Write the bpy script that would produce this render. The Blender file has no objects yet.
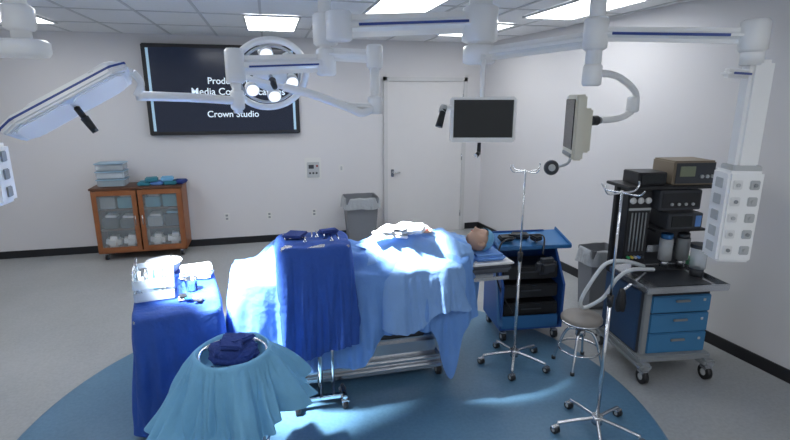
import bpy, bmesh, math, random
from mathutils import Vector, Matrix, noise
random.seed(4)
S=bpy.context.scene
COL=bpy.context.collection
rad=math.radians
try:
    S.view_settings.view_transform='Standard'
except Exception: pass

# ---------------------------------------------------------------- materials
_M={}
def mat(name,col,rough=.5,metal=0.,bump=0.,bscale=40.,var=0.,vscale=6.,emit=0.,alpha=1.,trans=0.,coat=0.,ecol=None):
    if name in _M: return _M[name]
    m=bpy.data.materials.new(name); m.use_nodes=True
    nt=m.node_tree; b=nt.nodes['Principled BSDF']
    b.inputs['Roughness'].default_value=rough; b.inputs['Metallic'].default_value=metal
    if emit:
        b.inputs['Emission Color'].default_value=(*(ecol or col),1); b.inputs['Emission Strength'].default_value=emit
    if alpha<1: b.inputs['Alpha'].default_value=alpha
    if trans: b.inputs['Transmission Weight'].default_value=trans
    if coat: b.inputs['Coat Weight'].default_value=coat
    tc=nt.nodes.new('ShaderNodeTexCoord')
    n=nt.nodes.new('ShaderNodeTexNoise'); n.inputs['Scale'].default_value=vscale; n.inputs['Detail'].default_value=5
    nt.links.new(tc.outputs['Object'],n.inputs['Vector'])
    mx=nt.nodes.new('ShaderNodeMixRGB'); mx.blend_type='MIX'
    v=max(var,.02)
    mx.inputs[1].default_value=(*[c*(1-v) for c in col],1); mx.inputs[2].default_value=(*[min(1,c*(1+v)) for c in col],1)
    nt.links.new(n.outputs['Fac'],mx.inputs[0]); nt.links.new(mx.outputs[0],b.inputs['Base Color'])
    if bump:
        n2=nt.nodes.new('ShaderNodeTexNoise'); n2.inputs['Scale'].default_value=bscale; n2.inputs['Detail'].default_value=6
        nt.links.new(tc.outputs['Object'],n2.inputs['Vector'])
        bp=nt.nodes.new('ShaderNodeBump'); bp.inputs['Strength'].default_value=bump; bp.inputs['Distance'].default_value=.02
        nt.links.new(n2.outputs['Fac'],bp.inputs['Height']); nt.links.new(bp.outputs[0],b.inputs['Normal'])
    _M[name]=m; return m
def floor_mat(name,c1,c2,rough):
    m=bpy.data.materials.new(name); m.use_nodes=True
    nt=m.node_tree; b=nt.nodes['Principled BSDF']; b.inputs['Roughness'].default_value=rough
    tc=nt.nodes.new('ShaderNodeTexCoord')
    vo=nt.nodes.new('ShaderNodeTexNoise'); vo.inputs['Scale'].default_value=45; vo.inputs['Detail'].default_value=8
    n=nt.nodes.new('ShaderNodeTexNoise'); n.inputs['Scale'].default_value=1.3; n.inputs['Detail'].default_value=4
    nt.links.new(tc.outputs['Object'],vo.inputs['Vector']); nt.links.new(tc.outputs['Object'],n.inputs['Vector'])
    r=nt.nodes.new('ShaderNodeValToRGB'); r.color_ramp.elements[0].position=.35; r.color_ramp.elements[1].position=.65
    r.color_ramp.elements[0].color=(*c1,1); r.color_ramp.elements[1].color=(*c2,1)
    ad=nt.nodes.new('ShaderNodeMath'); ad.operation='MULTIPLY_ADD'; ad.inputs[1].default_value=.5
    nt.links.new(n.outputs['Fac'],ad.inputs[0])
    h=nt.nodes.new('ShaderNodeMath'); h.operation='MULTIPLY'; h.inputs[1].default_value=.5
    nt.links.new(vo.outputs['Fac'],h.inputs[0]); nt.links.new(h.outputs[0],ad.inputs[2])
    nt.links.new(ad.outputs[0],r.inputs[0]); nt.links.new(r.outputs[0],b.inputs['Base Color'])
    return m

WALL=mat('wall_paint',(.72,.71,.72),.7,bump=.03,bscale=120,var=.02,vscale=1.5)
CEIL=mat('ceiling_tile',(.88,.89,.90),.9,bump=.25,bscale=150,var=.04,vscale=30)
TBAR=mat('ceiling_grid_metal',(.60,.61,.62),.5)
TROF=mat('light_panel',(1,1,1),.5,emit=7.2,ecol=(.96,.98,1))
BASE=mat('baseboard_rubber',(.012,.013,.016),.45)
DOOR=mat('door_paint',(.72,.71,.71),.45,var=.01)
FRAME=mat('door_frame',(.62,.62,.62),.45)
WHITE=mat('white_enamel',(.93,.94,.94),.3,coat=.2,var=.01)
WHITE2=mat('offwhite_plastic',(.78,.79,.79),.4)
CREAM=mat('cream_plastic',(.66,.64,.54),.45)
BLUEST=mat('blue_stripe',(.02,.06,.30),.35)
BLACK=mat('black_plastic',(.016,.017,.02),.4)
DARK=mat('dark_grey',(.05,.055,.065),.45)
GREY=mat('grey_plastic',(.28,.30,.31),.5)
LGREY=mat('light_grey',(.5,.52,.53),.5)
STEEL=mat('brushed_steel',(.62,.64,.67),.25,metal=.95,bump=.04,bscale=200,var=.05)
CHROME=mat('chrome',(.8,.82,.84),.12,metal=1.)
WOOD=mat('cherry_wood',(.30,.105,.035),.4,var=.35,vscale=9,bump=.05)
WOODD=mat('cabinet_top',(.12,.05,.025),.4,var=.2)
GLASS=mat('glass',(.7,.8,.85),.05,alpha=.14)
CLEAR=mat('clear_plastic',(.72,.82,.9),.15,alpha=.42)
DRK=mat('drape_dark_blue',(.022,.085,.38),.75,bump=.5,bscale=22,var=.18,vscale=8)
DRK2=mat('towel_navy',(.02,.05,.24),.85,bump=.6,bscale=50,var=.2)
LITE=mat('drape_light_blue',(.14,.31,.68),.7,bump=.55,bscale=16,var=.12,vscale=5)
PALE=mat('drape_pale_blue',(.22,.40,.73),.7,bump=.5,bscale=18,var=.12,vscale=5)
CYAN=mat('drape_cyan',(.18,.45,.69),.7,bump=.5,bscale=18,var=.12,vscale=5)
TOWEL=mat('white_towel',(.85,.87,.9),.85,bump=.5,bscale=60)
SKIN=mat('skin',(.60,.38,.28),.5,bump=.05,bscale=60,var=.08)
LIPS=mat('lips',(.45,.16,.13),.5)
PAD=mat('table_pad',(.08,.09,.11),.5)
MBLUE=mat('machine_blue',(.035,.16,.38),.35,var=.04)
MBLUE2=mat('machine_blue_light',(.055,.22,.43),.35,var=.04)
CBLUE=mat('cart_blue',(.02,.09,.33),.35)
TAN=mat('tan_enclosure',(.27,.22,.16),.5)
SCR=mat('screen_dark',(.004,.006,.014),.15,emit=.25,ecol=(.015,.03,.08))
SCRL=mat('screen_light_strip',(.3,.45,.6),.3,emit=.35,ecol=(.45,.7,.85))
SCRT=mat('screen_text',(.6,.7,.8),.3,emit=.5,ecol=(.8,.92,1))
LENS=mat('lamp_lens',(.80,.84,.88),.2,emit=.12,ecol=(.9,.95,1))
LENSON=mat('lamp_lens_lit',(.9,.95,1),.2,emit=1.1,ecol=(.93,.97,1))
BAG=mat('bin_liner',(.5,.53,.56),.35,alpha=.75,bump=.8,bscale=25)
BIN=mat('bin_grey',(.20,.21,.23),.5)
TEAL=mat('teal_pack',(.03,.22,.30),.6)
RED=mat('tissue_red',(.30,.05,.04),.4)
GREEN=mat('green_label',(.05,.4,.15),.5)
YEL=mat('yellow_label',(.6,.45,.08),.5)
DIMSC=mat('monitor_glass',(.008,.012,.015),.25)
HOSE=mat('hose_white',(.70,.74,.76),.4)

# ---------------------------------------------------------------- builders
def G(name,loc=(0,0,0),rz=0.):
    e=bpy.data.objects.new(name,None); COL.objects.link(e); e.location=loc; e.rotation_euler=(0,0,rad(rz)); e.empty_display_size=.05
    return e
def reg(name,me,par,m,smooth=False):
    o=bpy.data.objects.new(name,me); COL.objects.link(o)
    if m: me.materials.append(m)
    if par: o.parent=par
    if smooth:
        for p in me.polygons: p.use_smooth=True
    return o
def fin(bm,name,par,m,smooth=False):
    me=bpy.data.meshes.new(name); bmesh.ops.recalc_face_normals(bm,faces=bm.faces); bm.to_mesh(me); bm.free(); return reg(name,me,par,m,smooth)
def box(par,name,c,s,m,rot=(0,0,0),bev=.006):
    bm=bmesh.new(); bmesh.ops.create_cube(bm,size=1)
    bmesh.ops.scale(bm,vec=s,verts=bm.verts)
    b=min(bev,.4*min(s))
    if b>.0008: bmesh.ops.bevel(bm,geom=bm.edges[:],offset=b,segments=2,affect='EDGES')
    o=fin(bm,name,par,m); o.location=c; o.rotation_euler=[rad(a) for a in rot]; return o
def cyl(par,name,p1,p2,r,m,r2=None,seg=24):
    p1=Vector(p1);p2=Vector(p2); d=p2-p1
    bm=bmesh.new(); bmesh.ops.create_cone(bm,cap_ends=True,segments=seg,radius1=r,radius2=r if r2 is None else r2,depth=d.length)
    o=fin(bm,name,par,m)
    for p in o.data.polygons:
        if len(p.vertices)==4: p.use_smooth=True
    o.location=(p1+p2)/2; o.rotation_euler=d.to_track_quat('Z','Y').to_euler(); return o
def beam(par,name,p1,p2,w,h,m,bev=.02,seg=3):
    p1=Vector(p1);p2=Vector(p2); d=p2-p1
    bm=bmesh.new(); bmesh.ops.create_cube(bm,size=1); bmesh.ops.scale(bm,vec=(d.length,w,h),verts=bm.verts)
    b=min(bev,.45*min(w,h))
    bmesh.ops.bevel(bm,geom=bm.edges[:],offset=b,segments=seg,affect='EDGES')
    o=fin(bm,name,par,m); o.location=(p1+p2)/2
    x=d.normalized(); z=Vector((0,0,1)); y=z.cross(x).normalized(); z=x.cross(y)
    o.rotation_euler=Matrix((x,y,z)).transposed().to_euler(); return o
def lathe(par,name,prof,m,loc=(0,0,0),axis=(0,0,1),seg=40,smooth=True):
    bm=bmesh.new(); rings=[]
    for r,z in prof:
        rings.append([bm.verts.new((r*math.cos(2*math.pi*i/seg),r*math.sin(2*math.pi*i/seg),z)) for i in range(seg)] if r>1e-5 else [bm.verts.new((0,0,z))])
    for a,b in zip(rings,rings[1:]):
        for i in range(seg):
            j=(i+1)%seg
            if len(a)==1 and len(b)==1: continue
            if len(a)==1: bm.faces.new((a[0],b[i],b[j]))
            elif len(b)==1: bm.faces.new((a[i],a[j],b[0]))
            else: bm.faces.new((a[i],a[j],b[j],b[i]))
    o=fin(bm,name,par,m,smooth); o.location=loc; o.rotation_euler=Vector(axis).to_track_quat('Z','Y').to_euler(); return o
def tube(par,name,pts,r,m,smooth=True,cyclic=False,rings=0):
    P=[Vector(p) for p in pts]
    if smooth and len(P)>2:
        Q=[];n=len(P)
        for i in range(n if cyclic else n-1):
            if cyclic: a,b,c,d=P[i-1],P[i],P[(i+1)%n],P[(i+2)%n]
            else: a,b,c,d=P[max(i-1,0)],P[i],P[i+1],P[min(i+2,n-1)]
            for k in range(8):
                t=k/8; Q.append(.5*((2*b)+(-a+c)*t+(2*a-5*b+4*c-d)*t*t+(-a+3*b-3*c+d)*t**3))
        if not cyclic: Q.append(P[-1])
        P=Q
    if rings:
        L=[0]
        for a,b in zip(P,P[1:]): L.append(L[-1]+(b-a).length)
        N=int(L[-1]/rings*2); R=[]
        for k in range(N+1):
            d=L[-1]*k/N; i=max(j for j in range(len(L)) if L[j]<=d+1e-9); i=min(i,len(P)-2)
            R.append(P[i].lerp(P[i+1],(d-L[i])/max(1e-9,L[i+1]-L[i])))
        P=R
    bm=bmesh.new(); seg=12; prev=None; first=None
    n=len(P); ref=None
    for i,p in enumerate(P):
        if cyclic: t=(P[(i+1)%n]-P[i-1]).normalized()
        else: t=(P[min(i+1,n-1)]-P[max(i-1,0)]).normalized()
        if ref is None: ref=t.orthogonal().normalized()
        ref=(ref-t*ref.dot(t)).normalized(); w=t.cross(ref)
        rr=r*(1.0 if not rings or i%2 else .78)
        ring=[bm.verts.new(p+ref*rr*math.cos(2*math.pi*k/seg)+w*rr*math.sin(2*math.pi*k/seg)) for k in range(seg)]
        if prev:
            for k in range(seg): bm.faces.new((prev[k],prev[(k+1)%seg],ring[(k+1)%seg],ring[k]))
        else: first=ring
        prev=ring
    if cyclic:
        for k in range(seg): bm.faces.new((prev[k],prev[(k+1)%seg],first[(k+1)%seg],first[k]))
    else:
        bm.faces.new(first[::-1]); bm.faces.new(prev)
    return fin(bm,name,par,m,True)
def ring(par,name,c,R,r,m,axis=(0,0,1)):
    q=Vector(axis).to_track_quat('Z','Y')
    return tube(par,name,[Vector(c)+q@Vector((R*math.cos(a*math.pi/12),R*math.sin(a*math.pi/12),0)) for a in range(24)],r,m,smooth=True,cyclic=True)
def prism(par,name,poly,h,m,loc=(0,0,0),rot=(0,0,0),bev=0):
    bm=bmesh.new(); vs=[bm.verts.new((x,y,0)) for x,y in poly]; f=bm.faces.new(vs)
    e=bmesh.ops.extrude_face_region(bm,geom=[f]); bmesh.ops.translate(bm,vec=(0,0,h),verts=[g for g in e['geom'] if isinstance(g,bmesh.types.BMVert)])
    if bev: bmesh.ops.bevel(bm,geom=bm.edges[:],offset=bev,segments=3,affect='EDGES')
    o=fin(bm,name,par,m); o.location=loc; o.rotation_euler=[rad(a) for a in rot]; return o
def text(par,name,s,loc,rot,size,m,align='LEFT'):
    cu=bpy.data.curves.new(name+'_c','FONT'); cu.body=s; cu.size=size; cu.extrude=.001; cu.align_x=align; cu.offset=.0015
    t=bpy.data.objects.new(name+'_t',cu); COL.objects.link(t)
    dg=bpy.context.evaluated_depsgraph_get(); dg.update()
    me=bpy.data.meshes.new_from_object(t.evaluated_get(dg)); bpy.data.objects.remove(t)
    me.materials.clear(); o=reg(name,me,par,m); o.location=loc; o.rotation_euler=[rad(a) for a in rot]; return o
def drape(par,name,hx,hy,top,hem,m,amp=.03,flare=.08,freq=5.,cols=260,rt=22,rs=26,rx=6.,wr=.008,seed=0.,flf=None):
    """cloth laid over a superellipse table edge, hanging in folds"""
    bm=bmesh.new(); pts=[]
    N=4000; per=[]
    for i in range(N):
        a=2*math.pi*i/N; c,s=math.cos(a),math.sin(a)
        k=(abs(c)**rx+abs(s)**rx)**(-1/rx); per.append(Vector((hx*c*k,hy*s*k)))
    L=[0]
    for i in range(N): L.append(L[-1]+(per[(i+1)%N]-per[i]).length)
    T=L[-1]; j=0
    for i in range(cols):
        d=T*i/cols
        while L[j+1]<d: j+=1
        p=per[j]; tn=(per[(j+3)%N]-per[j-3]).normalized(); pts.append((p,Vector((tn.y,-tn.x)),d))
    rows=[]
    cv=bm.verts.new((0,0,top(0,0)))
    for r in range(1,rt+1):
        k=r/rt; row=[]
        for p,nn,d in pts:
            x,y=p.x*k,p.y*k
            z=top(x,y)+wr*noise.noise(Vector((x*9,y*9,seed)))+wr*.7*noise.noise(Vector((x*3+y*9,y*4,seed+5)))
            if k>.9: z-=.012*((k-.9)/.1)**2
            row.append(bm.verts.new((x,y,z)))
        rows.append(row)
    for r in range(1,rs+1):
        q=r/rs; row=[]
        for (p,nn,d),ev in zip(pts,rows[rt-1]):
            ze=ev.co.z; hz=hem(p.x,p.y)+.03*noise.noise(Vector((p.x*4,p.y*4,seed+9)))
            z=ze+(hz-ze)*q
            ph=2*math.pi*d/T
            cx,cy=math.cos(ph)*T/6.283,math.sin(ph)*T/6.283
            f=noise.noise(Vector((cx*freq,cy*freq,seed+z*.9)))+.5*noise.noise(Vector((cx*freq*2.3,cy*freq*2.3,seed+3+z*1.5)))+.25*noise.noise(Vector((cx*freq*5,cy*freq*5,seed+7+z*4)))
            f=abs(f)*1.6-.25
            fl=flare if flf is None else flf(p.x,p.y)
            o=fl*(q**1.2)+amp*(q**.7)*f+.012*min(1,q*6)
            sl=.04*q*noise.noise(Vector((cx*2,cy*2,seed+20)))
            row.append(bm.verts.new((p.x+nn.x*o-nn.y*sl,p.y+nn.y*o+nn.x*sl,z)))
        rows.append(row)
    for i in range(cols): bm.faces.new((cv,rows[0][i],rows[0][(i+1)%cols]))
    for a,b in zip(rows,rows[1:]):
        for i in range(cols):
            k=(i+1)%cols; bm.faces.new((a[i],b[i],b[k],a[k]))
    return fin(bm,name,par,m,True)
def caster(par,x,y,r=.05,sx=0):
    cyl(par,'caster_wheel',(x-.018,y,r),(x+.018,y,r),r,BLACK)
    cyl(par,'caster_hub',(x-.021,y,r),(x+.021,y,r),r*.45,LGREY)
    box(par,'caster_fork',(x,y,r*1.75),(.055,r*1.2,r*.5),STEEL,bev=.004)

# ---------------------------------------------------------------- room
YB=7.8; ZC=3.05; XL=-5.2; Y0=-1.6
def xr(y): return 3.85-(y-3.2)*.09
floor=box(None,'floor',((XL+4.6)/2,(YB+Y0)/2,-.05),(4.6-XL,YB-Y0,.1),floor_mat('floor_vinyl',(.33,.345,.35),(.42,.435,.44),.38),bev=0)
ceiling=box(None,'ceiling',((XL+4.6)/2,(YB+Y0)/2,ZC+.05),(4.6-XL,YB-Y0,.1),CEIL,bev=0)
box(None,'wall_back',((XL+4.6)/2,YB+.05,ZC/2),(4.6-XL,.1,ZC),WALL,bev=0)
box(None,'wall_left',(XL-.05,(YB+Y0)/2,ZC/2),(.1,YB-Y0,ZC),WALL,bev=0)
prism(None,'wall_right',[(xr(Y0),Y0),(xr(YB),YB),(xr(YB)+.1,YB),(xr(Y0)+.1,Y0)],ZC,WALL)
box(None,'baseboard_back',((XL+1.7)/2,YB-.008,.05),(1.7-XL,.016,.11),BASE,bev=.002)
box(None,'baseboard_back_end',((3.18+xr(YB))/2,YB-.008,.05),(xr(YB)-3.18,.016,.11),BASE,bev=.002)
prism(None,'baseboard_right',[(xr(Y0)-.016,Y0),(xr(YB)-.016,YB-.016),(xr(YB),YB-.016),(xr(Y0),Y0)],.105,BASE)
box(None,'baseboard_left',(XL+.008,(YB+Y0)/2,.05),(.016,YB-Y0,.11),BASE,bev=.002)
lathe(None,'floor_inlay',[(0,.004),(2.16,.004),(2.175,.0)],floor_mat('floor_inlay_blue',(.075,.175,.28),(.11,.235,.36),.36),loc=(.42,3.12,0),seg=128,smooth=False)
g=G('ceiling_grid',(0,0,0))
x=-4.9
while x<3.9:
    box(g,'tee_bar',(x,(YB+Y0)/2,ZC-.004),(.026,YB-Y0,.008),TBAR,bev=0); x+=.61
y=-1.2
while y<YB:
    box(g,'cross_tee',((XL+3.6)/2,y,ZC-.0045),(3.6-XL,.026,.008),TBAR,bev=0); y+=1.0
def troffer(x,y,m=TROF,sx=.58,sy=1.18):
    t=G('ceiling_light_panel',(x,y,ZC))
    box(t,'diffuser',(0,0,-.012),(sx,sy,.012),m,bev=.003)
    for s in(-1,1):
        box(t,'trim_long',(s*sx/2,0,-.014),(.02,sy+.02,.02),TBAR,bev=0); box(t,'trim_short',(0,s*sy/2,-.014),(sx,.02,.02),TBAR,bev=0)
for x,y in [(-3.2,1.2),(-.8,.6),(1.8,.6),(-3.2,4.0),(3.0,4.6),(-2.6,6.3),(.1,6.35),(2.6,6.3),(-1.0,4.3),(1.3,4.9)]:
    troffer(x,y)

# door
d=G('door_1',(2.44,YB,0))
box(d,'door_leaf',(0,-.02,1.225),(1.26,.04,2.45),DOOR,bev=.003)
for s in(-1,1): box(d,'jamb',(s*.66,-.03,1.255),(.06,.07,2.51),FRAME,bev=.004)
box(d,'header',(0,-.03,2.48),(1.38,.07,.06),FRAME,bev=.004)
box(d,'lever_plate',(-.55,-.05,1.02),(.05,.02,.12),STEEL); cyl(d,'lever',(-.55,-.085,1.03),(-.43,-.085,1.03),.011,STEEL); cyl(d,'lever_stem',(-.55,-.04,1.03),(-.55,-.09,1.03),.012,STEEL)
for z in(.3,1.25,2.2): cyl(d,'hinge',(.63,-.05,z-.05),(.63,-.05,z+.05),.012,STEEL)

# wall display
d=G('wall_display',(-.585,YB,2.3))
box(d,'bezel',(0,-.05,0),(2.08,.09,1.24),BLACK,bev=.012)
box(d,'screen',(0,-.097,0),(1.98,.006,1.14),SCR,bev=0)
for s in(-1,1): box(d,'bright_strip',(s*.965,-.102,0),(.035,.004,1.12),SCRL,bev=0)
text(d,'screen_text_1','Produced by',(.10,-.103,.09),(90,0,0),.125,SCRT,'CENTER')
text(d,'screen_text_2','Media Communications',(.20,-.103,-.06),(90,0,0),.135,SCRT,'CENTER')
text(d,'screen_text_3','Crown Studio',(.10,-.103,-.37),(90,0,0),.125,SCRT,'CENTER')

def plate(name,x,z,w=.075,h=.115):
    p=G(name,(x,YB,z)); box(p,'cover',(0,-.006,0),(w,.012,h),mat('plate_ivory',(.75,.75,.73),.4),bev=.004); return p
for x,z in[(-.70,.43),(-.07,.42),(.62,.43)]:
    p=plate('wall_outlet',x,z)
    for dz in(.025,-.025):
        box(p,'socket',(0,-.013,dz),(.035,.004,.03),GREY,bev=.002)
p=plate('light_switch',1.07,1.12); box(p,'rocker',(0,-.014,0),(.03,.008,.06),LGREY)
p=plate('thermostat',.63,1.13,.25,.34)
box(p,'inner_panel',(0,-.016,-.02),(.19,.012,.24),LGREY); box(p,'display',(-.03,-.024,.03),(.08,.006,.06),DARK); box(p,'indicator',(.06,-.024,.04),(.03,.006,.03),RED)
for i in range(3): box(p,'key',(-.05+i*.05,-.024,-.07),(.03,.006,.03),DARK)

# supply cabinet
c=G('supply_cabinet',(-1.80,7.55,0))
W,D,H=1.14,.44,1.02
box(c,'top',(0,0,H-.015),(W+.03,D+.03,.03),WOODD)
box(c,'bottom',(0,0,.12),(W,D,.03),WOOD); box(c,'back',(0,D/2-.01,.56),(W,.02,.9),DARK,bev=0)
for s in(-1,1): box(c,'side',(s*(W/2-.012),0,.56),(.024,D,.9),WOOD)
box(c,'divider',(0,.02,.56),(.024,D-.06,.86),WOOD)
for z in(.42,.70): box(c,'shelf',(0,.02,z),(W-.05,D-.08,.018),WOODD)
for s in(-1,1):
    cx=s*W/4
    for t in(-1,1): box(c,'door_stile',(cx+t*(W/4-.04),-D/2-.01,.55),(.06,.022,.86),WOOD,bev=.003)
    for z in(.16,.95): box(c,'door_rail',(cx,-D/2-.01,z),(W/2-.13,.022,.07),WOOD,bev=.003)
    box(c,'door_glass',(cx,-D/2-.008,.555),(W/2-.13,.005,.74),GLASS,bev=0)
    cyl(c,'handle',(s*.045,-D/2-.045,.5),(s*.045,-D/2-.045,.64),.007,STEEL)
    for z in(.14,.43,.71):
        for k in range(2):
            xx=cx-.11+k*.22; hh=.13+.05*random.random()
            if z>.2:
                box(c,'supply_bin',(xx,-.02,z+.012+hh/2),(.19,.28,hh),random.choice([GREY,DARK,TEAL,DARK]),bev=.01)
                box(c,'bin_contents',(xx,-.03,z+hh+.02),(.15,.2,.04),random.choice([TOWEL,CYAN,WHITE2,GREY]),rot=(0,6,4),bev=.015)
            else:
                o=box(c,'supply_bag',(xx,-.06,z+.10),(.19,.22,.17),TOWEL if k else WHITE2,rot=(0,8,10*k),bev=.05)
for sx in(-1,1):
    for sy in(-1,1): caster(c,sx*(W/2-.08),sy*.14,.042)
b=G('storage_box',(-2.12,7.52,H)) 
for i in range(3):
    box(b,'tub',(0,0,.005+.05+i*.108),(.34,.26,.095),CLEAR,bev=.012); box(b,'lid',(0,0,.1+i*.108),(.36,.28,.014),mat('lid_blue',(.30,.45,.58),.4),bev=.004)
    box(b,'contents',(0,0,.045+i*.108),(.27,.2,.06),[TEAL,TOWEL,GREY][i],bev=.01)
b=G('sterile_pack_pile',(-1.55,7.5,H))
for i,(x,y,zz,m_) in enumerate([(-.17,0,.0,TEAL),(.0,.02,.0,LITE),(.17,0,.0,TEAL),(.27,.05,0,DRK2),(-.08,.0,.05,TEAL),(.12,.02,.05,CYAN)]):
    box(b,'pack',(x,y,zz+.026),(.17,.22,.048),m_,rot=(0,0,random.uniform(-12,12)),bev=.015)

# trash cans
def trash(x,y,h=.74,w=.5):
    t=G('trash_can',(x,y,0))
    bm=bmesh.new()
    def rg(a,z,b=.8): return [bm.verts.new((sx*a/2,sy*a*b/2,z)) for sx,sy in((-1,-1),(1,-1),(1,1),(-1,1))]
    r=[rg(w*.78,0),rg(w,h),rg(w*.94,h),rg(w*.74,.03)]
    for a,b_ in zip(r,r[1:]):
        for i in range(4): bm.faces.new((a[i],a[(i+1)%4],b_[(i+1)%4],b_[i]))
    bm.faces.new(r[0][::-1]); bm.faces.new(r[3]); bmesh.ops.bevel(bm,geom=[e for e in bm.edges],offset=.008,segments=2,affect='EDGES')
    fin(bm,'bin_body',t,BIN)
    drape(t,'bin_liner',w*.51,w*.41,lambda x,y:h+.012-.22*max(0,1-max(abs(x)/(w*.5),abs(y)/(w*.4))**3)**.5,lambda x,y:h-.17,BAG,amp=.02,flare=.01,freq=7,cols=120,rt=12,rs=8,rx=7,wr=.01)
    return t
trash(1.30,7.42); trash(3.34,4.40,.66,.34)

# ---------------------------------------------------------------- operating table
T=G('operating_table',(.68,3.72,0))
for sx in(-1,1):
    box(T,'base_rail',(0,sx*.24,.10),(1.22,.07,.05),STEEL,bev=.012)
    for s in(-1,1): caster(T,s*.55,sx*.24,.045)
box(T,'base_plate',(0,0,.15),(1.16,.50,.05),STEEL,bev=.015)
box(T,'base_housing',(.10,0,.25),(.92,.42,.15),STEEL,bev=.03)
box(T,'base_skirt',(.10,0,.345),(.7,.36,.03),DARK)
box(T,'lift_column',(.1,0,.55),(.30,.24,.44),STEEL,bev=.02); box(T,'column_sleeve',(.1,0,.42),(.46,.34,.14),STEEL,bev=.02)
box(T,'frame',(.02,0,.80),(2.0,.42,.06),STEEL)
for a,b_ in((-.98,-.3),(-.28,.62),(.64,1.16)):
    box(T,'pad',((a+b_)/2,0,.865),(b_-a,.52,.07),PAD,bev=.025)
    for s in(-1,1): box(T,'side_rail',((a+b_)/2,s*.275,.80),((b_-a)*.85,.012,.03),STEEL,bev=.003)
box(T,'head_sheet',(1.0,0,.905),(.36,.50,.016),WHITE2,bev=.006)
box(T,'pillow',(1.0,-.02,.935),(.27,.36,.06),LITE,bev=.028)

# patient
def skinbody(par,name,V,E,m,root=0,lv=2):
    me=bpy.data.meshes.new(name); me.from_pydata([v[0] for v in V],E,[]); me.update()
    o=reg(name,me,par,m)
    md=o.modifiers.new('skin','SKIN'); md.use_smooth_shade=True
    for i,v in enumerate(V):
        s=me.skin_vertices[0].data[i]; r=v[1]; s.radius=r if isinstance(r,tuple) else (r,r); s.use_root=(i==root)
    o.modifiers.new('sub','SUBSURF').levels=lv; o.modifiers['sub'].render_levels=lv
    return o
Pt=G('patient',(0,3.70,0)); z0=.985
V=[((.80,0,z0),.080),((.98,0,z0),.080),((1.18,0,z0+.01),.085),((1.34,0,z0+.01),.080),((1.43,0,z0+.01),.055),((1.53,0,z0+.02),.05)]
E=[(0,1),(1,2),(2,3),(3,4),(4,5)]
for s in(-1,1):
    n=len(V)
    V+=[((.72,s*.09,z0),.07),((.42,s*.10,z0),.055),((.36,s*.10,z0),.05),((.05,s*.11,z0-.01),.038),((-.01,s*.11,z0),.035),((-.02,s*.12,z0+.09),.024)]
    E+=[(0,n),(n,n+1),(n+1,n+2),(n+2,n+3),(n+3,n+4),(n+4,n+5)]
    n=len(V)
    V+=[((1.35,s*.15,z0),.05),((1.08,s*.205,z0-.02),.04),((1.05,s*.205,z0-.02),.038),((.82,s*.205,z0-.03),.026),((.76,s*.205,z0-.035),(.028,.016))]
    E+=[(3,n),(n,n+1),(n+1,n+2),(n+2,n+3),(n+3,n+4)]
skinbody(Pt,'body',V,E,SKIN)
for s in(-1,1):
    for k,(dy,l) in enumerate([(-.022,.070),(-.007,.080),(.008,.076),(.022,.060)]):
        skinbody(Pt,'finger',[((.755,s*(.205+dy),z0-.033),.009),((.755-l*.5,s*(.205+dy),z0-.030),.008),((.755-l,s*(.205+dy*1.1),z0-.040),.007)],[(0,1),(1,2)],SKIN)
    skinbody(Pt,'thumb',[((.80,s*.185,z0-.03),.011),((.765,s*.155,z0-.03),.010),((.735,s*.145,z0-.034),.008)],[(0,1),(1,2)],SKIN)
def gs(x,y,z,cx,cy,cz,r): return math.exp(-((x-cx)**2+(y-cy)**2+(z-cz)**2)/(2*r*r))
bm=bmesh.new(); bmesh.ops.create_icosphere(bm,subdivisions=5,radius=1)
for v in bm.verts:
    x,y,z=v.co; X=x*.115;Y=y*.078;Z=z*.098
    if x<0: Y*=1-.28*x*x
    if x<-.3 and z<.2: Z*=1-.35*min(1,(-x-.3)/.7)
    if z>0:
        Z-=.014*(gs(X,Y,Z,.012,-.032,.08,.016)+gs(X,Y,Z,.012,.032,.08,.016))
        Z+=.008*(gs(X,Y,Z,.012,-.032,.08,.008)+gs(X,Y,Z,.012,.032,.08,.008))
        Z+=.030*math.exp(-(Y**2)/(2*.0085**2))*math.exp(-((X+.030)**2)/(2*.011**2))+.014*math.exp(-(Y**2)/(2*.008**2))*math.exp(-((X+.008)**2)/(2*.018**2))
        Z+=.009*math.exp(-(Y**2)/(2*.02**2))*math.exp(-((X+.062)**2)/(2*.007**2))
        Z+=.016*math.exp(-(Y**2)/(2*.022**2))*math.exp(-((X+.096)**2)/(2*.014**2))
    v.co=(X,Y,Z)
hd=fin(bm,'head',Pt,SKIN,True); hd.location=(1.64,0,z0+.065); hd.rotation_euler=(rad(12),rad(-8),0)
for s in(-1,1):
    e=lathe(Pt,'ear',[(0,0),(.018,.002),(.026,.008),(.022,.014),(0,.010)],SKIN,loc=(1.63,s*.078,z0+.05),axis=(0,s,.2),seg=20); e.scale=(1.2,.8,1)
box(Pt,'lips',(1.578,-.004,z0+.150),(.014,.042,.010),LIPS,bev=.004)
bm=bmesh.new(); bmesh.ops.create_icosphere(bm,subdivisions=4,radius=1)
bmesh.ops.delete(bm,geom=[v for v in bm.verts if v.co.x*.9-v.co.z*.35<.12],context='VERTS')
for v in bm.verts:
    n_=1+.05*noise.noise(v.co*5); v.co=(v.co.x*.130*n_,v.co.y*.092*n_,v.co.z*.108*n_)
cp=fin(bm,'surgical_cap',Pt,CYAN,True); cp.location=(1.645,0,z0+.065); cp.rotation_euler=(rad(12),rad(-8),0)

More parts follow.
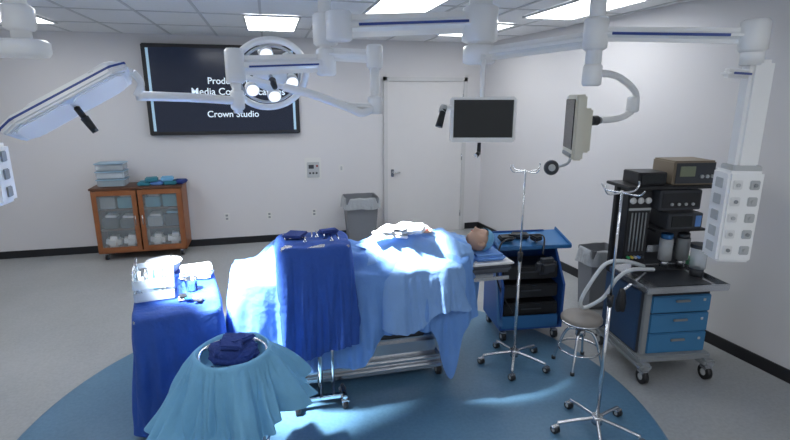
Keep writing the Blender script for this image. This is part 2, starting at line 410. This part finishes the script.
# drapes on the patient
cx0,cy0=.57,3.70
def sm(a,b,x):
    t=max(0,min(1,(x-a)/(b-a))); return t*t*(3-2*t)
def ptop(x,y):
    X=x+cx0; z=.95
    w=math.exp(-(abs(y)/.26)**4)
    t=.135*sm(-.25,.0,X)*(1-.25*math.exp(-(y/.045)**2)*(1-sm(.6,.7,X)))
    t+=.06*math.exp(-((X+.02)/.07)**2)+.045*sm(.6,1.0,X)
    t-=.03*sm(1.3,1.48,X)
    return z+t*w
def phem(x,y):
    X=x+cx0
    if y<-.2:
        h=.26-.10*sm(.2,-.2,X)+.24*sm(.5,.75,X)-.42*math.exp(-((X-1.24)/.08)**2)+.06*sm(1.3,1.45,X)
    elif y>.2: h=.35
    else: h=.26
    if x>.83: h=h+( .99-h)*math.exp(-(y/.2)**6)
    return max(.07,h)
dr=G('patient_drape',(cx0,cy0,0))
drape(dr,'drape_sheet',.91,.35,ptop,phem,LITE,amp=.09,flare=.06,freq=4.5,cols=460,rt=44,rs=40,wr=.032,seed=2.)
OX=.50
def ctop(x,y): return ptop(x+OX,y)+.014
dr2=drape(dr,'chest_sheet',.33,.365,ctop,lambda x,y:((.58+.22*x+.05*math.sin(x*14)) if abs(y)>.25 else ctop(x,y)-.03),PALE,amp=.06,flare=.075,freq=6,cols=280,rt=24,rs=26,wr=.026,seed=8.); dr2.location=(OX,0,.0)
f=G('surgical_sponges',(.93,3.66,1.165))
for i in range(8):
    box(f,'sponge',(random.uniform(-.17,.15),random.uniform(-.12,.08),.006+.010*i),(.17,.12,.018),TOWEL,rot=(random.uniform(-6,6),random.uniform(-6,6),random.uniform(0,90)),bev=.008)
lathe(f,'wound_edge',[(0,.012),(.03,.012),(.05,.018),(.058,.0)],SKIN,loc=(.24,.02,-.003)); lathe(f,'wound',[(0,.02),(.02,.018),(.028,.010)],RED,loc=(.24,.02,.002))

# ---------------------------------------------------------------- mayo stand
Mx=G('mayo_stand',(.255,3.40,0))
box(Mx,'tray',(0,0,1.22),(.46,.38,.02),STEEL)
cyl(Mx,'post',(0,-.16,.07),(0,-.16,.75),.018,CHROME); cyl(Mx,'post_inner',(0,-.16,.7),(0,-.16,1.21),.012,CHROME)
box(Mx,'tray_bracket',(0,-.1,1.205),(.05,.16,.016),CHROME)
box(Mx,'base_bar',(0,-.16,.085),(.36,.04,.03),CHROME)
for s in(-1,1):
    box(Mx,'base_leg',(s*.17,-.12,.085),(.03,.18,.03),CHROME); caster(Mx,s*.17,-.2,.035); caster(Mx,s*.17,-.05,.035)
cyl(Mx,'side_post',(.09,-.16,.09),(.09,-.16,.7),.012,CHROME)
drape(Mx,'tray_cover',.245,.20,lambda x,y:1.238,lambda x,y:(.45+.05*math.sin(x*9) if y<-.15 else (1.12 if y>.1 else .62+ (y+.15)*1.9)),DRK,amp=.06,flare=.0,freq=8,cols=280,rt=18,rs=30,rx=9,wr=.014,seed=4.)
for i in range(9):
    a=random.uniform(-.6,.6); x=-.19+.045*i; y=random.uniform(-.08,.08)
    cyl(Mx,'instrument',(x,y-.06,1.252),(x+.02*a,y+.07,1.254),.0035,CHROME,r2=.006)
    if i%2: ring(Mx,'instrument_ring',(x-.008,y-.07,1.253),.012,.003,CHROME)
box(Mx,'instrument_roll',(.12,.1,1.262),(.14,.08,.025),DRK2,rot=(0,0,15),bev=.012); box(Mx,'dark_wrap',(-.12,.06,1.262),(.14,.16,.02),DRK2,rot=(0,0,-25),bev=.009)

# ---------------------------------------------------------------- instrument table
I=G('instrument_table',(-.70,3.60,0),9.5)
box(I,'tabletop',(0,0,.86),(.51,.92,.03),STEEL)
for sx in(-1,1):
    for sy in(-1,1): cyl(I,'leg',(sx*.21,sy*.4,.08),(sx*.21,sy*.4,.85),.015,CHROME); caster(I,sx*.21,sy*.4,.035)
box(I,'lower_shelf',(0,0,.25),(.43,.82,.02),STEEL)
drape(I,'table_cover',.265,.475,lambda x,y:.885,lambda x,y:.055,DRK,amp=.065,flare=.01,freq=5,cols=300,rt=20,rs=30,rx=12,wr=.010,seed=11.)
K=G('instrument_tray',(-.83,3.56,.895),9.5)
for j in range(2):
    z=.0+j*.085
    box(K,'tray_base',(0,0,z+.006),(.24,.40,.010),CLEAR,bev=.004)
    for s in(-1,1):
        box(K,'tray_side',(s*.12,0,z+.035),(.006,.40,.06),CLEAR,bev=.002); box(K,'tray_end',(0,s*.2,z+.035),(.24,.006,.06),CLEAR,bev=.002)
    for k in range(9):
        xx=random.uniform(-.1,.1); yy=random.uniform(-.13,.13)
        cyl(K,'forceps',(xx,yy-.05,z+.018),(xx+random.uniform(-.03,.03),yy+.06,z+.022),.004,CHROME)
    for k in range(3): box(K,'instrument_case',(-.07+.07*k,.1-.07*k,z+.03),(.05,.10,.03),[DARK,TEAL,GREY][k],rot=(0,0,15*k),bev=.005)
for i in range(6):
    cyl(K,'syringe',(-.08+.035*i,-.15,.10),(-.08+.035*i,-.12+.02*(i%2),.19),.010,[HOSE,CHROME,CLEAR][i%3])
for sx in(-1,1):
    for sy in(-1,0,1): cyl(K,'rack_post',(sx*.115,sy*.18,.0),(sx*.115,sy*.18,.20),.004,CHROME)
for sx in(-1,1): cyl(K,'rack_rail',(sx*.115,-.18,.20),(sx*.115,.18,.20),.004,CHROME)
B=G('wash_basin',(-.84,3.93,.895))
lathe(B,'bowl',[(0,.006),(.07,.0),(.10,.03),(.125,.09),(.135,.095),(.130,.10),(.118,.092),(.092,.034),(.06,.012),(0,.012)],WHITE)
t_=G('folded_towel',(-.59,3.80,.895))
for i in range(3): box(t_,'towel_fold',(0,0,.014+.026*i),(.22,.17,.024),TOWEL,rot=(0,0,8*i-6),bev=.01)
t_=G('steel_cup',(-.59,3.52,.895)); lathe(t_,'cup',[(0,0),(.035,0),(.045,.08),(.048,.082),(.042,.08),(.032,.008),(0,.008)],CHROME)
t_=G('suture_pack_pile',(-.57,3.30,.895),20)
for i in range(5): box(t_,'suture_pack',(random.uniform(-.06,.06),random.uniform(-.08,.08),.008+.004*i),(.07,.05,.006),[TOWEL,DARK,TOWEL,TEAL,BLACK][i],rot=(0,0,random.uniform(0,90)),bev=.002)

# ---------------------------------------------------------------- basin stand
R=G('basin_stand',(-.27,2.70,0),8)
for a in range(4):
    c_,s_=math.cos(rad(45+90*a)),math.sin(rad(45+90*a))
    tube(R,'leg',[(c_*.17,s_*.17,.8),(c_*.17,s_*.17,.4),(c_*.19,s_*.19,.07)],.011,CHROME); caster(R,c_*.19,s_*.19,.03)
ring(R,'hoop',(0,0,.80),.185,.010,CHROME); ring(R,'lower_hoop',(0,0,.25),.17,.008,CHROME)
def btop(x,y):
    r=math.hypot(x,y)/.2; return .83-.09*(1-sm(.78,1.0,r))
def bfl(x,y):
    a=math.atan2(y,x); return .04+.20*abs(math.cos(a))**2.5*(1.1 if x<0 else .8)+.04*math.sin(3*a)
def bhem(x,y):
    a=math.atan2(y,x); return .36+.08*math.cos(a)**2+.10*math.cos(a)+.03*math.sin(5*a)
drape(R,'stand_cover',.215,.215,btop,bhem,CYAN,amp=.14,freq=8,cols=360,rt=26,rs=32,rx=2,wr=.012,seed=21.,flf=bfl)
def blob(par,name,c,s,m,seed=0,amp=.25):
    bm=bmesh.new(); bmesh.ops.create_icosphere(bm,subdivisions=5,radius=1)
    for v in bm.verts:
        n_=1+amp*noise.noise(v.co*1.6+Vector((seed,0,0)))+amp*.5*noise.noise(v.co*4+Vector((seed,3,0)))+amp*.2*noise.noise(v.co*9)
        v.co=(v.co.x*s[0]*n_,v.co.y*s[1]*n_,max(v.co.z,-.5)*s[2]*n_)
    o=fin(bm,name,par,m,True); o.location=c; return o
blob(R,'bundled_towel',(0,.0,.81),(.14,.12,.06),DRK2,3,.2)
for k,(x,y,z,a,t) in enumerate([(-.02,.0,.85,10,4),(.03,.02,.872,40,-8),(.0,-.03,.885,75,6)]):
    box(R,'folded_towel',(x,y,z),(.19-.02*k,.14-.01*k,.024),DRK2,rot=(t,-t,a),bev=.011)

# ---------------------------------------------------------------- IV poles
def ivpole(x,y,h,rz=0):
    p=G('iv_pole',(x,y,0),rz)
    cyl(p,'lower_pole',(0,0,.09),(0,0,.95),.0125,CHROME); cyl(p,'upper_pole',(0,0,.9),(0,0,h),.008,CHROME); cyl(p,'collar',(0,0,.92),(0,0,.99),.02,BLACK)
    cyl(p,'base_hub',(0,0,.07),(0,0,.13),.035,STEEL)
    for k in range(5):
        a=rad(72*k+10); tube(p,'base_leg',[(0,0,.11),(.14*math.cos(a),.14*math.sin(a),.095),(.27*math.cos(a),.27*math.sin(a),.075)],.012,STEEL); caster(p,.28*math.cos(a),.28*math.sin(a),.028)
    for s in(-1,1):
        tube(p,'hook',[(0,0,h-.01),(s*.06,0,h-.015),(s*.12,0,h-.01),(s*.15,0,h+.02),(s*.145,0,h+.045)],.005,CHROME)
        tube(p,'hook',[(0,0,h-.01),(0,s*.06,h-.015),(0,s*.12,h-.01),(0,s*.15,h+.02)],.005,CHROME)
    return p
ivpole(1.91,3.48,1.66,rz=14); ivpole(2.03,2.52,1.66,rz=14)

# ---------------------------------------------------------------- stool
s_=G('surgical_stool',(2.42,3.32,0))
lathe(s_,'seat',[(0,.0),(.15,.0),(.165,.012),(.165,.04),(.15,.055),(0,.06)],mat('seat_vinyl',(.26,.24,.22),.5),loc=(0,0,.40)); ring(s_,'seat_rim',(0,0,.415),.165,.008,CHROME)
cyl(s_,'screw',(0,0,.27),(0,0,.40),.016,CHROME); cyl(s_,'hub',(0,0,.28),(0,0,.34),.04,STEEL)
for k in range(4):
    a=rad(45+90*k); c_,n_=math.cos(a),math.sin(a)
    tube(s_,'leg',[(.03*c_,.03*n_,.33),(.10*c_,.10*n_,.31),(.15*c_,.15*n_,.2),(.20*c_,.20*n_,.012)],.012,CHROME); cyl(s_,'foot',(.20*c_,.20*n_,0),(.20*c_,.20*n_,.03),.017,BLACK)
ring(s_,'foot_ring',(0,0,.16),.165,.009,CHROME)

# ---------------------------------------------------------------- equipment cart
h=G('equipment_cart',(2.27,4.05,0),-6)
for s in(-1,1):
    prism(h,'side_panel',[(-.24,.12),(.24,.12),(.26,.90),(-.02,.84),(-.25,.55)],.022,CBLUE,loc=(s*.29-.011,0,0),rot=(90,0,90))
    for t in(-1,1): caster(h,s*.25,t*.2,.045)
box(h,'base_deck',(0,0,.13),(.58,.48,.03),CBLUE); box(h,'back_panel',(0,.23,.55),(.56,.02,.78),CBLUE)
box(h,'top_tray',(.06,.08,.885),(.70,.36,.02),MBLUE,rot=(12,0,0))
for s in(-1,1): box(h,'tray_lip',(.06+s*.345,.08,.905),(.014,.36,.04),MBLUE,rot=(12,0,0))
box(h,'tray_lip_front',(.06,-.10,.862),(.70,.014,.035),MBLUE)
for i in range(3): box(h,'black_shelf_unit',(.0,-.01,.30+.17*i),(.53,.40-.05*i,.13),BLACK,bev=.012); box(h,'unit_handle',(.0,-.22+.025*i,.31+.17*i),(.2,.012,.015),DARK)
box(h,'dark_pouch',(.14,-.16,.70),(.2,.12,.16),DARK,rot=(10,0,12),bev=.04)
prism(h,'slanted_support',[(-.25,.17),(-.19,.17),(.0,.84),(-.06,.84)],.03,MBLUE,loc=(-.31,-.01,0),rot=(90,0,90))
box(h,'front_panel',(-.02,-.245,.20),(.54,.018,.12),MBLUE)
for (x,y,a,w_) in((-.18,.04,10,.14),(-.02,.10,-15,.16),(.10,.0,30,.10)):
    box(h,'black_device',(x,y,.925),(w_,.09,.045),BLACK,rot=(12,0,a),bev=.012)
tube(h,'cable',[(-.1,.0,.93),(-.28,-.10,.90),(-.33,-.2,.6),(-.2,-.27,.3)],.008,BLACK)
tube(h,'cable',[(-.15,.05,.95),(-.05,-.05,.97),(.05,.02,.95),(.15,-.05,.95),(.1,-.17,.82)],.008,BLACK)

# ---------------------------------------------------------------- anesthesia machine
A=G('anesthesia_machine',(3.06,3.24,0),-7)
for sx in(-1,1):
    box(A,'base_foot',(sx*.27,0,.15),(.10,.74,.06),GREY,bev=.02)
    for sy in(-1,1):
        caster(A,sx*.27,sy*.32,.06)
box(A,'base_deck',(0,0,.19),(.62,.62,.05),GREY,bev=.012)
box(A,'body',(0,.03,.48),(.58,.52,.56),DARK,bev=.01)
box(A,'side_panel',(-.295,.03,.48),(.014,.5,.5),mat('machine_side',(.03,.07,.15),.4),bev=.004)
for i,(z,hh) in enumerate(((.63,.14),(.47,.16),(.30,.17))):
    box(A,'drawer',(.03,-.245,z),(.50,.03,hh),MBLUE2,bev=.008)
    box(A,'drawer_handle',(.03,-.272,z+.03),(.12,.018,.018),GREY,bev=.005)
    box(A,'drawer_lock',(.22,-.262,z+.03),(.02,.008,.02),LGREY,bev=.002)
box(A,'front_post',(-.25,-.24,.47),(.05,.04,.52),GREY)
box(A,'worktop',(0,-.04,.775),(.68,.62,.025),STEEL)
for s in(-1,1): box(A,'worktop_lip_side',(s*.335,-.04,.795),(.015,.62,.04),STEEL,bev=.004)
box(A,'worktop_lip_front',(0,-.345,.795),(.68,.015,.04),STEEL,bev=.004)
box(A,'worktop_mat',(.02,-.1,.79),(.46,.34,.008),DARK,bev=.002)
for x in(-.33,-.10,.34): box(A,'upright',(x,.2,1.14),(.035,.05,.76),BLACK)
box(A,'flow_module',(-.215,.15,1.18),(.20,.20,.62),BLACK,bev=.01)
for k in range(5):
    cyl(A,'flow_tube',(-.275+.03*k,.045,.98),(-.275+.03*k,.045,1.3),.006,GREY)
    cyl(A,'flow_knob',(-.275+.03*k,.05,.93),(-.275+.03*k,.02,.93),.011,[GREEN,YEL,LGREY,LITE,DARK][k])
for k in range(3): lathe(A,'pressure_gauge',[(0,.012),(.022,.012),(.027,.0),(.024,-.01)],WHITE2,loc=(-.28+.065*k,.045,1.40),axis=(0,-1,0),seg=24)
box(A,'module_band',(-.215,.045,1.33),(.19,.01,.02),LGREY)
box(A,'top_shelf',(0,.13,1.515),(.76,.34,.025),BLACK)
box(A,'middle_shelf',(.12,.13,1.16),(.44,.30,.02),BLACK)
box(A,'monitor_body',(.13,.08,1.24),(.30,.24,.13),DARK); box(A,'monitor_screen',(.10,-.042,1.24),(.18,.006,.09),DIMSC); box(A,'monitor_keys',(.24,-.042,1.24),(.05,.006,.09),LITE)
box(A,'upper_monitor',(.08,.10,1.41),(.36,.24,.16),DARK); box(A,'upper_monitor_face',(.08,-.024,1.41),(.32,.006,.12),BLACK)
for k in range(4): cyl(A,'upper_monitor_knob',(.00+.06*k,-.026,1.38),(.00+.06*k,-.04,1.38),.012,LGREY)
box(A,'ventilator_box',(.17,.12,1.625),(.36,.28,.19),TAN,bev=.012); box(A,'ventilator_face',(.17,-.024,1.625),(.33,.008,.16),DARK); box(A,'ventilator_display',(.10,-.03,1.64),(.13,.006,.08),mat('lcd',(.25,.28,.18),.3))
for k in range(3): cyl(A,'ventilator_knob',(.22+.045*k,-.025,1.60),(.22+.045*k,-.045,1.60),.014,LGREY)
box(A,'side_display',(-.16,.12,1.58),(.24,.22,.10),BLACK); box(A,'side_display_face',(-.16,.006,1.58),(.2,.006,.07),DIMSC)
for k in range(2):
    x=.05+.15*k
    cyl(A,'vaporizer',(x,.04,.90),(x,.04,1.08),.052,[LGREY,GREY][k]); cyl(A,'vaporizer_dial',(x,.04,1.08),(x,.04,1.12),.045,[MBLUE,DARK][k]); cyl(A,'vaporizer_foot',(x,.04,.84),(x,.04,.90),.035,STEEL)
lathe(A,'absorber_canister',[(0,0),(.06,0),(.062,.16),(.05,.17),(0,.17)],CLEAR,loc=(.26,-.08,.86)); cyl(A,'absorber_foot',(.26,-.08,.79),(.26,-.08,.86),.05,DARK); cyl(A,'absorber_top',(.26,-.08,1.03),(.26,-.08,1.06),.07,DARK)
box(A,'back_panel',(.12,.24,1.02),(.44,.02,.46),DARK); box(A,'vaporizer_bar',(.12,.10,.98),(.40,.03,.06),STEEL)
cyl(A,'gas_cylinder',(.40,.22,.25),(.40,.22,.85),.055,mat('cylinder_green',(.05,.25,.12),.4))
tube(A,'breathing_hose',[(-.15,.0,.86),(-.36,-.05,.93),(-.50,-.02,.90),(-.62,-.0,.70),(-.66,.02,.56),(-.60,.05,.50),(-.50,-.04,.62),(-.44,-.10,.80),(-.34,-.12,.88),(-.12,-.08,.86)],.017,HOSE,rings=.014)
blob(A,'reservoir_bag',(-.42,-.16,.62),(.04,.035,.13),BLACK,2,.1); cyl(A,'bag_arm',(-.42,-.16,.72),(-.2,-.1,.84),.012,CHROME)

# ---------------------------------------------------------------- ceiling booms
def stripe(par,p1,p2,off,h=.022):
    p1=Vector(p1)+Vector(off);p2=Vector(p2)+Vector(off); d=(p2-p1)
    beam(par,'stripe',p1+d*.12,p1+d*.88,.004,h,BLUEST,bev=.001)
def knuckle(par,x,y,z1,z2,r):
    lathe(par,'knuckle',[(0,z1-.008),(r*.8,z1-.008),(r,z1+.006),(r,z2-.006),(r*.8,z2+.008),(0,z2+.008)],WHITE,loc=(x,y,0))
C=G('surgical_light_boom',(0,0,0))
CX,CY=.42,3.70
lathe(C,'ceiling_canopy',[(0,0),(.16,0),(.15,-.05),(.06,-.06),(0,-.06)],WHITE,loc=(CX,CY,ZC))
cyl(C,'column',(CX,CY,2.35),(CX,CY,ZC-.03),.045,WHITE)
knuckle(C,CX,CY,2.56,2.76,.085); knuckle(C,CX,CY,2.36,2.53,.07)
beam(C,'arm_left',(CX,CY,2.44),(-.19,3.52,2.40),.10,.125,WHITE,bev=.045); stripe(C,(CX,CY,2.43),(-.19,3.52,2.39),(.015,-.054,.0),.012)
knuckle(C,-.19,3.52,2.30,2.50,.062); cyl(C,'drop_left',(-.19,3.52,2.10),(-.19,3.52,2.34),.030,WHITE); knuckle(C,-.19,3.52,2.13,2.24,.045)
tube(C,'spring_arm',[(-.19,3.52,2.18),(-.45,3.38,2.20),(-.72,3.2,2.21)],.028,WHITE)
def panelhead(par,c,n,a,hl,hs,th):
    n=Vector(n).normalized(); z=-n; x=(Vector(a)-z*Vector(a).dot(z)).normalized(); y=z.cross(x); M=Matrix((x,y,z)).transposed(); eu=M.to_euler(); c=Vector(c)
    def oct_(s,k=.30): 
        u,v=hl*s,hs*s; cu=k*hs
        return [(-u+cu,-v),(u-cu,-v),(u,-v+cu),(u,v-cu),(u-cu,v),(-u+cu,v),(-u,v-cu),(-u,-v+cu)]
    def put(o,loc): o.location=c+M@Vector(loc); o.rotation_euler=eu; return o
    put(prism(par,'lamp_housing',oct_(1),th,WHITE,bev=.012),(0,0,0))
    put(prism(par,'lamp_top_cover',oct_(.72),.03,WHITE,bev=.012),(0,0,th-.004))
    put(prism(par,'rim_stripe',oct_(1.006),.010,BLUEST),(0,0,th*.55))
    put(prism(par,'lens_plate',oct_(.92),.008,WHITE2),(0,0,-.005))
    for i in(-1,1):
        put(prism(par,'lamp_lens',[(px*.42,py*.78) for px,py in oct_(1)],.006,LENS),(i*hl*.45,0,-.009))
    p=c; cyl(par,'handle_stem',p,p+n*.08,.016,BLACK); cyl(par,'handle_grip',p+n*.07,p+n*.16,.022,BLACK,r2=.017)
    return M
panelhead(C,(-1.00,3.07,2.155),(.52,-.05,-.85),(.57,.16,.35),.33,.26,.05)
tube(C,'yoke',[(-.72,3.2,2.21),(-.69,3.19,2.28),(-.72,3.16,2.34)],.020,WHITE)
tube(C,'yoke_bow',[(-.72,3.16,2.34),(-.84,3.12,2.37),(-1.03,3.09,2.23)],.018,WHITE)
beam(C,'arm_right',(CX,CY,2.50),(.72,3.46,2.47),.085,.09,WHITE,bev=.04)
knuckle(C,.72,3.46,2.40,2.54,.055); cyl(C,'drop_right',(.72,3.46,2.12),(.72,3.46,2.42),.032,WHITE); knuckle(C,.72,3.46,2.10,2.20,.05)
tube(C,'low_arm',[(.72,3.46,2.15),(.62,3.40,2.10),(.52,3.42,2.14),(.30,3.50,2.22),(.12,3.62,2.27)],.028,WHITE)
beam(C,'low_arm_cover',(.70,3.44,2.14),(.50,3.42,2.15),.07,.05,WHITE)
rc=Vector((.03,3.86,2.36)); rn=Vector((.15,-.85,-.5)).normalized(); q=(-rn).to_track_quat('Z','Y')
ring(C,'ring_frame',rc,.265,.024,WHITE,axis=rn); ring(C,'ring_frame_inner',rc,.22,.010,LGREY,axis=rn)
lathe(C,'center_body',[(0,.05),(.09,.045),(.12,.02),(.12,-.015),(0,-.02)],WHITE,loc=rc,axis=-rn)
for k in range(6):
    a=k*math.pi/3+.3; p=rc+q@Vector((.168*math.cos(a),.168*math.sin(a),0)); cyl(C,'pod',p-rn*.03,p+rn*.02,.050,WHITE2); cyl(C,'pod_lens',p+rn*.02,p+rn*.024,.042,LENSON)
cyl(C,'ring_handle_stem',rc,rc+rn*.09,.015,LGREY); cyl(C,'ring_handle',rc+rn*.08,rc+rn*.18,.026,BLACK,r2=.018)
tube(C,'ring_yoke',[rc+q@Vector((.26,0,0)),rc+Vector((.22,-.15,-.12)),(.12,3.62,2.27)],.02,WHITE)

E_=G('equipment_boom',(0,0,0)); EX,EY=1.55,3.63
lathe(E_,'ceiling_canopy',[(0,0),(.2,0),(.19,-.05),(.1,-.07),(0,-.07)],WHITE,loc=(EX,EY,ZC))
cyl(E_,'column',(EX,EY,2.5),(EX,EY,ZC-.03),.085,WHITE)
knuckle(E_,EX,EY,2.60,2.84,.13); knuckle(E_,EX,EY,2.45,2.57,.12)
beam(E_,'arm_left',(EX,EY,2.74),(.50,3.60,2.67),.15,.15,WHITE,bev=.06); stripe(E_,(EX,EY-.02,2.74),(.5,3.58,2.67),(0,-.073,.0),.018)
knuckle(E_,.50,3.58,2.58,2.76,.09)
cyl(E_,'monitor_stem',(1.53,3.50,2.18),(1.53,3.50,2.5),.016,WHITE); beam(E_,'stem_arm',(EX,EY,2.48),(1.53,3.48,2.48),.05,.05,WHITE)
M1=Vector((1.50,3.40,2.045))
def at(o,c,rz): o.location=Vector(c)+Matrix.Rotation(rad(rz),3,'Z')@Vector(o.location); o.rotation_euler[2]+=rad(rz); return o
for nm,c_,s2,m_ in[('monitor_case',(0,.0,0),(.47,.05,.32),WHITE),('monitor_screen',(0,-.026,.008),(.425,.008,.265),DIMSC),('monitor_back',(0,.04,0),(.3,.05,.2),WHITE2),('monitor_mount',(.02,.08,.05),(.1,.08,.1),LGREY)]:
    at(box(E_,nm,c_,s2,m_,bev=.012 if nm!='monitor_screen' else 0),M1,-14)
box(E_,'camera_bracket',(1.235,3.43,2.13),(.10,.03,.03),WHITE); cyl(E_,'control_handle',(1.20,3.40,2.12),(1.16,3.38,2.0),.02,BLACK,r2=.026); cyl(E_,'handle_ring',(1.21,3.42,2.14),(1.19,3.4,2.10),.026,LGREY)
cyl(E_,'under_handle',(1.48,3.40,1.88),(1.47,3.38,1.80),.014,BLACK); cyl(E_,'under_grip',(1.47,3.38,1.81),(1.44,3.36,1.79),.016,BLACK)
beam(E_,'arm_right',(EX,EY,2.51),(2.03,2.92,2.56),.09,.10,WHITE,bev=.04)

Q=G('gas_supply_boom',(0,0,0)); QX,QY=2.03,2.92
lathe(Q,'ceiling_canopy',[(0,0),(.16,0),(.15,-.05),(.08,-.06),(0,-.06)],WHITE,loc=(QX,QY,ZC))
cyl(Q,'column',(QX,QY,2.30),(QX,QY,ZC-.03),.05,WHITE); knuckle(Q,QX,QY,2.50,2.68,.075); knuckle(Q,QX,QY,2.28,2.40,.06)
beam(Q,'arm',(QX,QY,2.59),(2.68,2.42,2.54),.10,.085,WHITE,bev=.035); stripe(Q,(QX,QY,2.59),(2.68,2.42,2.54),(-.032,-.040,0),.016)
knuckle(Q,2.70,2.41,2.46,2.62,.075)
PX,PY=2.75,2.40
box(Q,'pendant_upper',(PX+.005,PY,2.10),(.13,.12,.62),WHITE,rot=(0,0,-20),bev=.02)
cyl(Q,'pendant_tube',(2.71,2.41,2.38),(2.71,2.41,2.50),.06,WHITE)
box(Q,'pendant_box',(PX-.01,PY,1.50),(.20,.19,.56),WHITE,rot=(0,0,-20),bev=.015)
box(Q,'pendant_collar',(PX,PY,1.79),(.16,.15,.04),LGREY,rot=(0,0,-20))
ax=Matrix.Rotation(rad(-20),3,'Z')
for k in range(5):
    for s in(-1,1):
        p=Vector((PX-.01,PY,1.70-.1*k))+ax@Vector((s*.048,-.097,0)); box(Q,'gas_outlet',p,(.055,.012,.055),[WHITE2,LGREY][s>0],rot=(0,0,-20),bev=.006)
        p2=p+ax@Vector((0,-.008,0)); cyl(Q,'outlet_port',p2,p2+ax@Vector((0,-.008,0)),.011,[LGREY,GREY,LGREY][(k+(s>0))%3])
    p=Vector((PX-.01,PY,1.70-.1*k))+ax@Vector((-.102,0,0)); box(Q,'power_outlet',p,(.008,.08,.06),LGREY,rot=(0,0,-20),bev=.003)
beam(Q,'side_arm',(2.70,2.41,2.33),(2.42,2.30,2.33),.06,.05,WHITE); stripe(Q,(2.70,2.38,2.33),(2.42,2.27,2.33),(0,-.012,0),.012)
D_=Q
tube(D_,'curved_arm',[(2.03,2.92,2.34),(2.2,3.05,2.36),(2.45,3.2,2.34),(2.66,3.28,2.24),(2.68,3.30,2.12),(2.52,3.26,2.05),(2.25,3.2,2.04)],.024,WHITE)
knuckle(D_,2.66,3.29,2.10,2.20,.045)
for nm,c_,s2,m_ in[('monitor_case',(0,.0,0),(.36,.07,.44),CREAM),('monitor_screen',(0,-.037,.02),(.30,.008,.34),DIMSC),('monitor_back',(0,.06,-.02),(.26,.06,.3),CREAM),('keypad',(0,-.040,-.19),(.28,.01,.03),GREY)]:
    at(box(D_,nm,c_,s2,m_,bev=.012),(2.10,3.17,2.0),-112)
cyl(D_,'swivel',(2.17,3.18,2.04),(2.30,3.2,2.04),.035,BLACK); cyl(D_,'swivel_cap',(2.28,3.2,2.04),(2.33,3.21,2.04),.025,GREY)
tube(D_,'knob_arm',[(2.08,3.15,1.80),(2.06,3.16,1.74),(1.98,3.2,1.71)],.010,LGREY); lathe(D_,'control_knob',[(0,.02),(.045,.018),(.055,0),(.045,-.015),(0,-.018)],DARK,loc=(1.96,3.20,1.71),axis=(-.3,-1,.1)); lathe(D_,'control_knob_cap',[(0,.026),(.022,.025),(.026,.018)],LGREY,loc=(1.96,3.20,1.71),axis=(-.3,-1,.1))

Lb=G('pendant_boom',(0,0,0))
LX,LY=-1.13,2.90
lathe(Lb,'ceiling_canopy',[(0,0),(.16,0),(.15,-.05),(.08,-.06),(0,-.06)],WHITE,loc=(LX,LY,ZC))
cyl(Lb,'column',(LX,LY,2.46),(LX,LY,ZC-.03),.045,WHITE); knuckle(Lb,LX,LY,2.52,2.62,.07)
lathe(Lb,'arm_disc',[(0,2.39),(.10,2.39),(.115,2.41),(.115,2.455),(.10,2.47),(0,2.47)],WHITE,loc=(LX,LY,0)); 
beam(Lb,'arm',(LX+.0,LY,2.43),(-1.9,3.1,2.43),.16,.075,WHITE,bev=.03); stripe(Lb,(LX+.08,LY,2.43),(-1.9,3.1,2.43),(0,-.082,0),.014)
knuckle(Lb,-1.60,3.03,2.3,2.44,.06); cyl(Lb,'drop',(-1.58,3.18,1.9),(-1.60,3.06,2.4),.03,WHITE)
box(Lb,'pendant_box',(-1.57,3.25,1.78),(.22,.2,.34),WHITE,bev=.02)
for k in range(3): box(Lb,'outlet',(-1.51,3.145,1.88-.1*k),(.05,.012,.06),LGREY); box(Lb,'side_outlet',(-1.457,3.25,1.88-.1*k),(.012,.06,.06),GREY)

# ---------------------------------------------------------------- lights
def spot(name,loc,tgt,e,ang,blend=.6,size=.06,col=(.93,.97,1)):
    l=bpy.data.lights.new(name,'SPOT'); l.energy=e; l.spot_size=rad(ang); l.spot_blend=blend; l.shadow_soft_size=size; l.color=col
    o=bpy.data.objects.new(name,l); COL.objects.link(o); o.location=loc; o.rotation_euler=(Vector(tgt)-Vector(loc)).to_track_quat('-Z','Y').to_euler()
spot('lamp_beam_table',(-.86,2.96,2.02),(-.50,3.72,.9),1250,38)
spot('lamp_beam_floor',(-.82,3.10,2.05),(.12,3.12,0),620,20,.9)
spot('lamp_beam_drape',(-.80,3.20,2.10),(-.12,3.45,.75),850,36)
spot('lamp_beam_chest',(.30,3.74,2.22),(.95,3.64,1.12),2300,27,.8)
w=bpy.data.worlds.new('world'); S.world=w; w.use_nodes=True; w.node_tree.nodes['Background'].inputs[0].default_value=(.90,.94,1,1); w.node_tree.nodes['Background'].inputs[1].default_value=.55

c=bpy.data.cameras.new("camera"); co=bpy.data.objects.new("camera",c); COL.objects.link(co)
co.location=(0,0,2.2); co.rotation_euler=(rad(90-13.8),0,rad(-14)); c.sensor_width=36; c.lens=498*36/790
S.camera=co
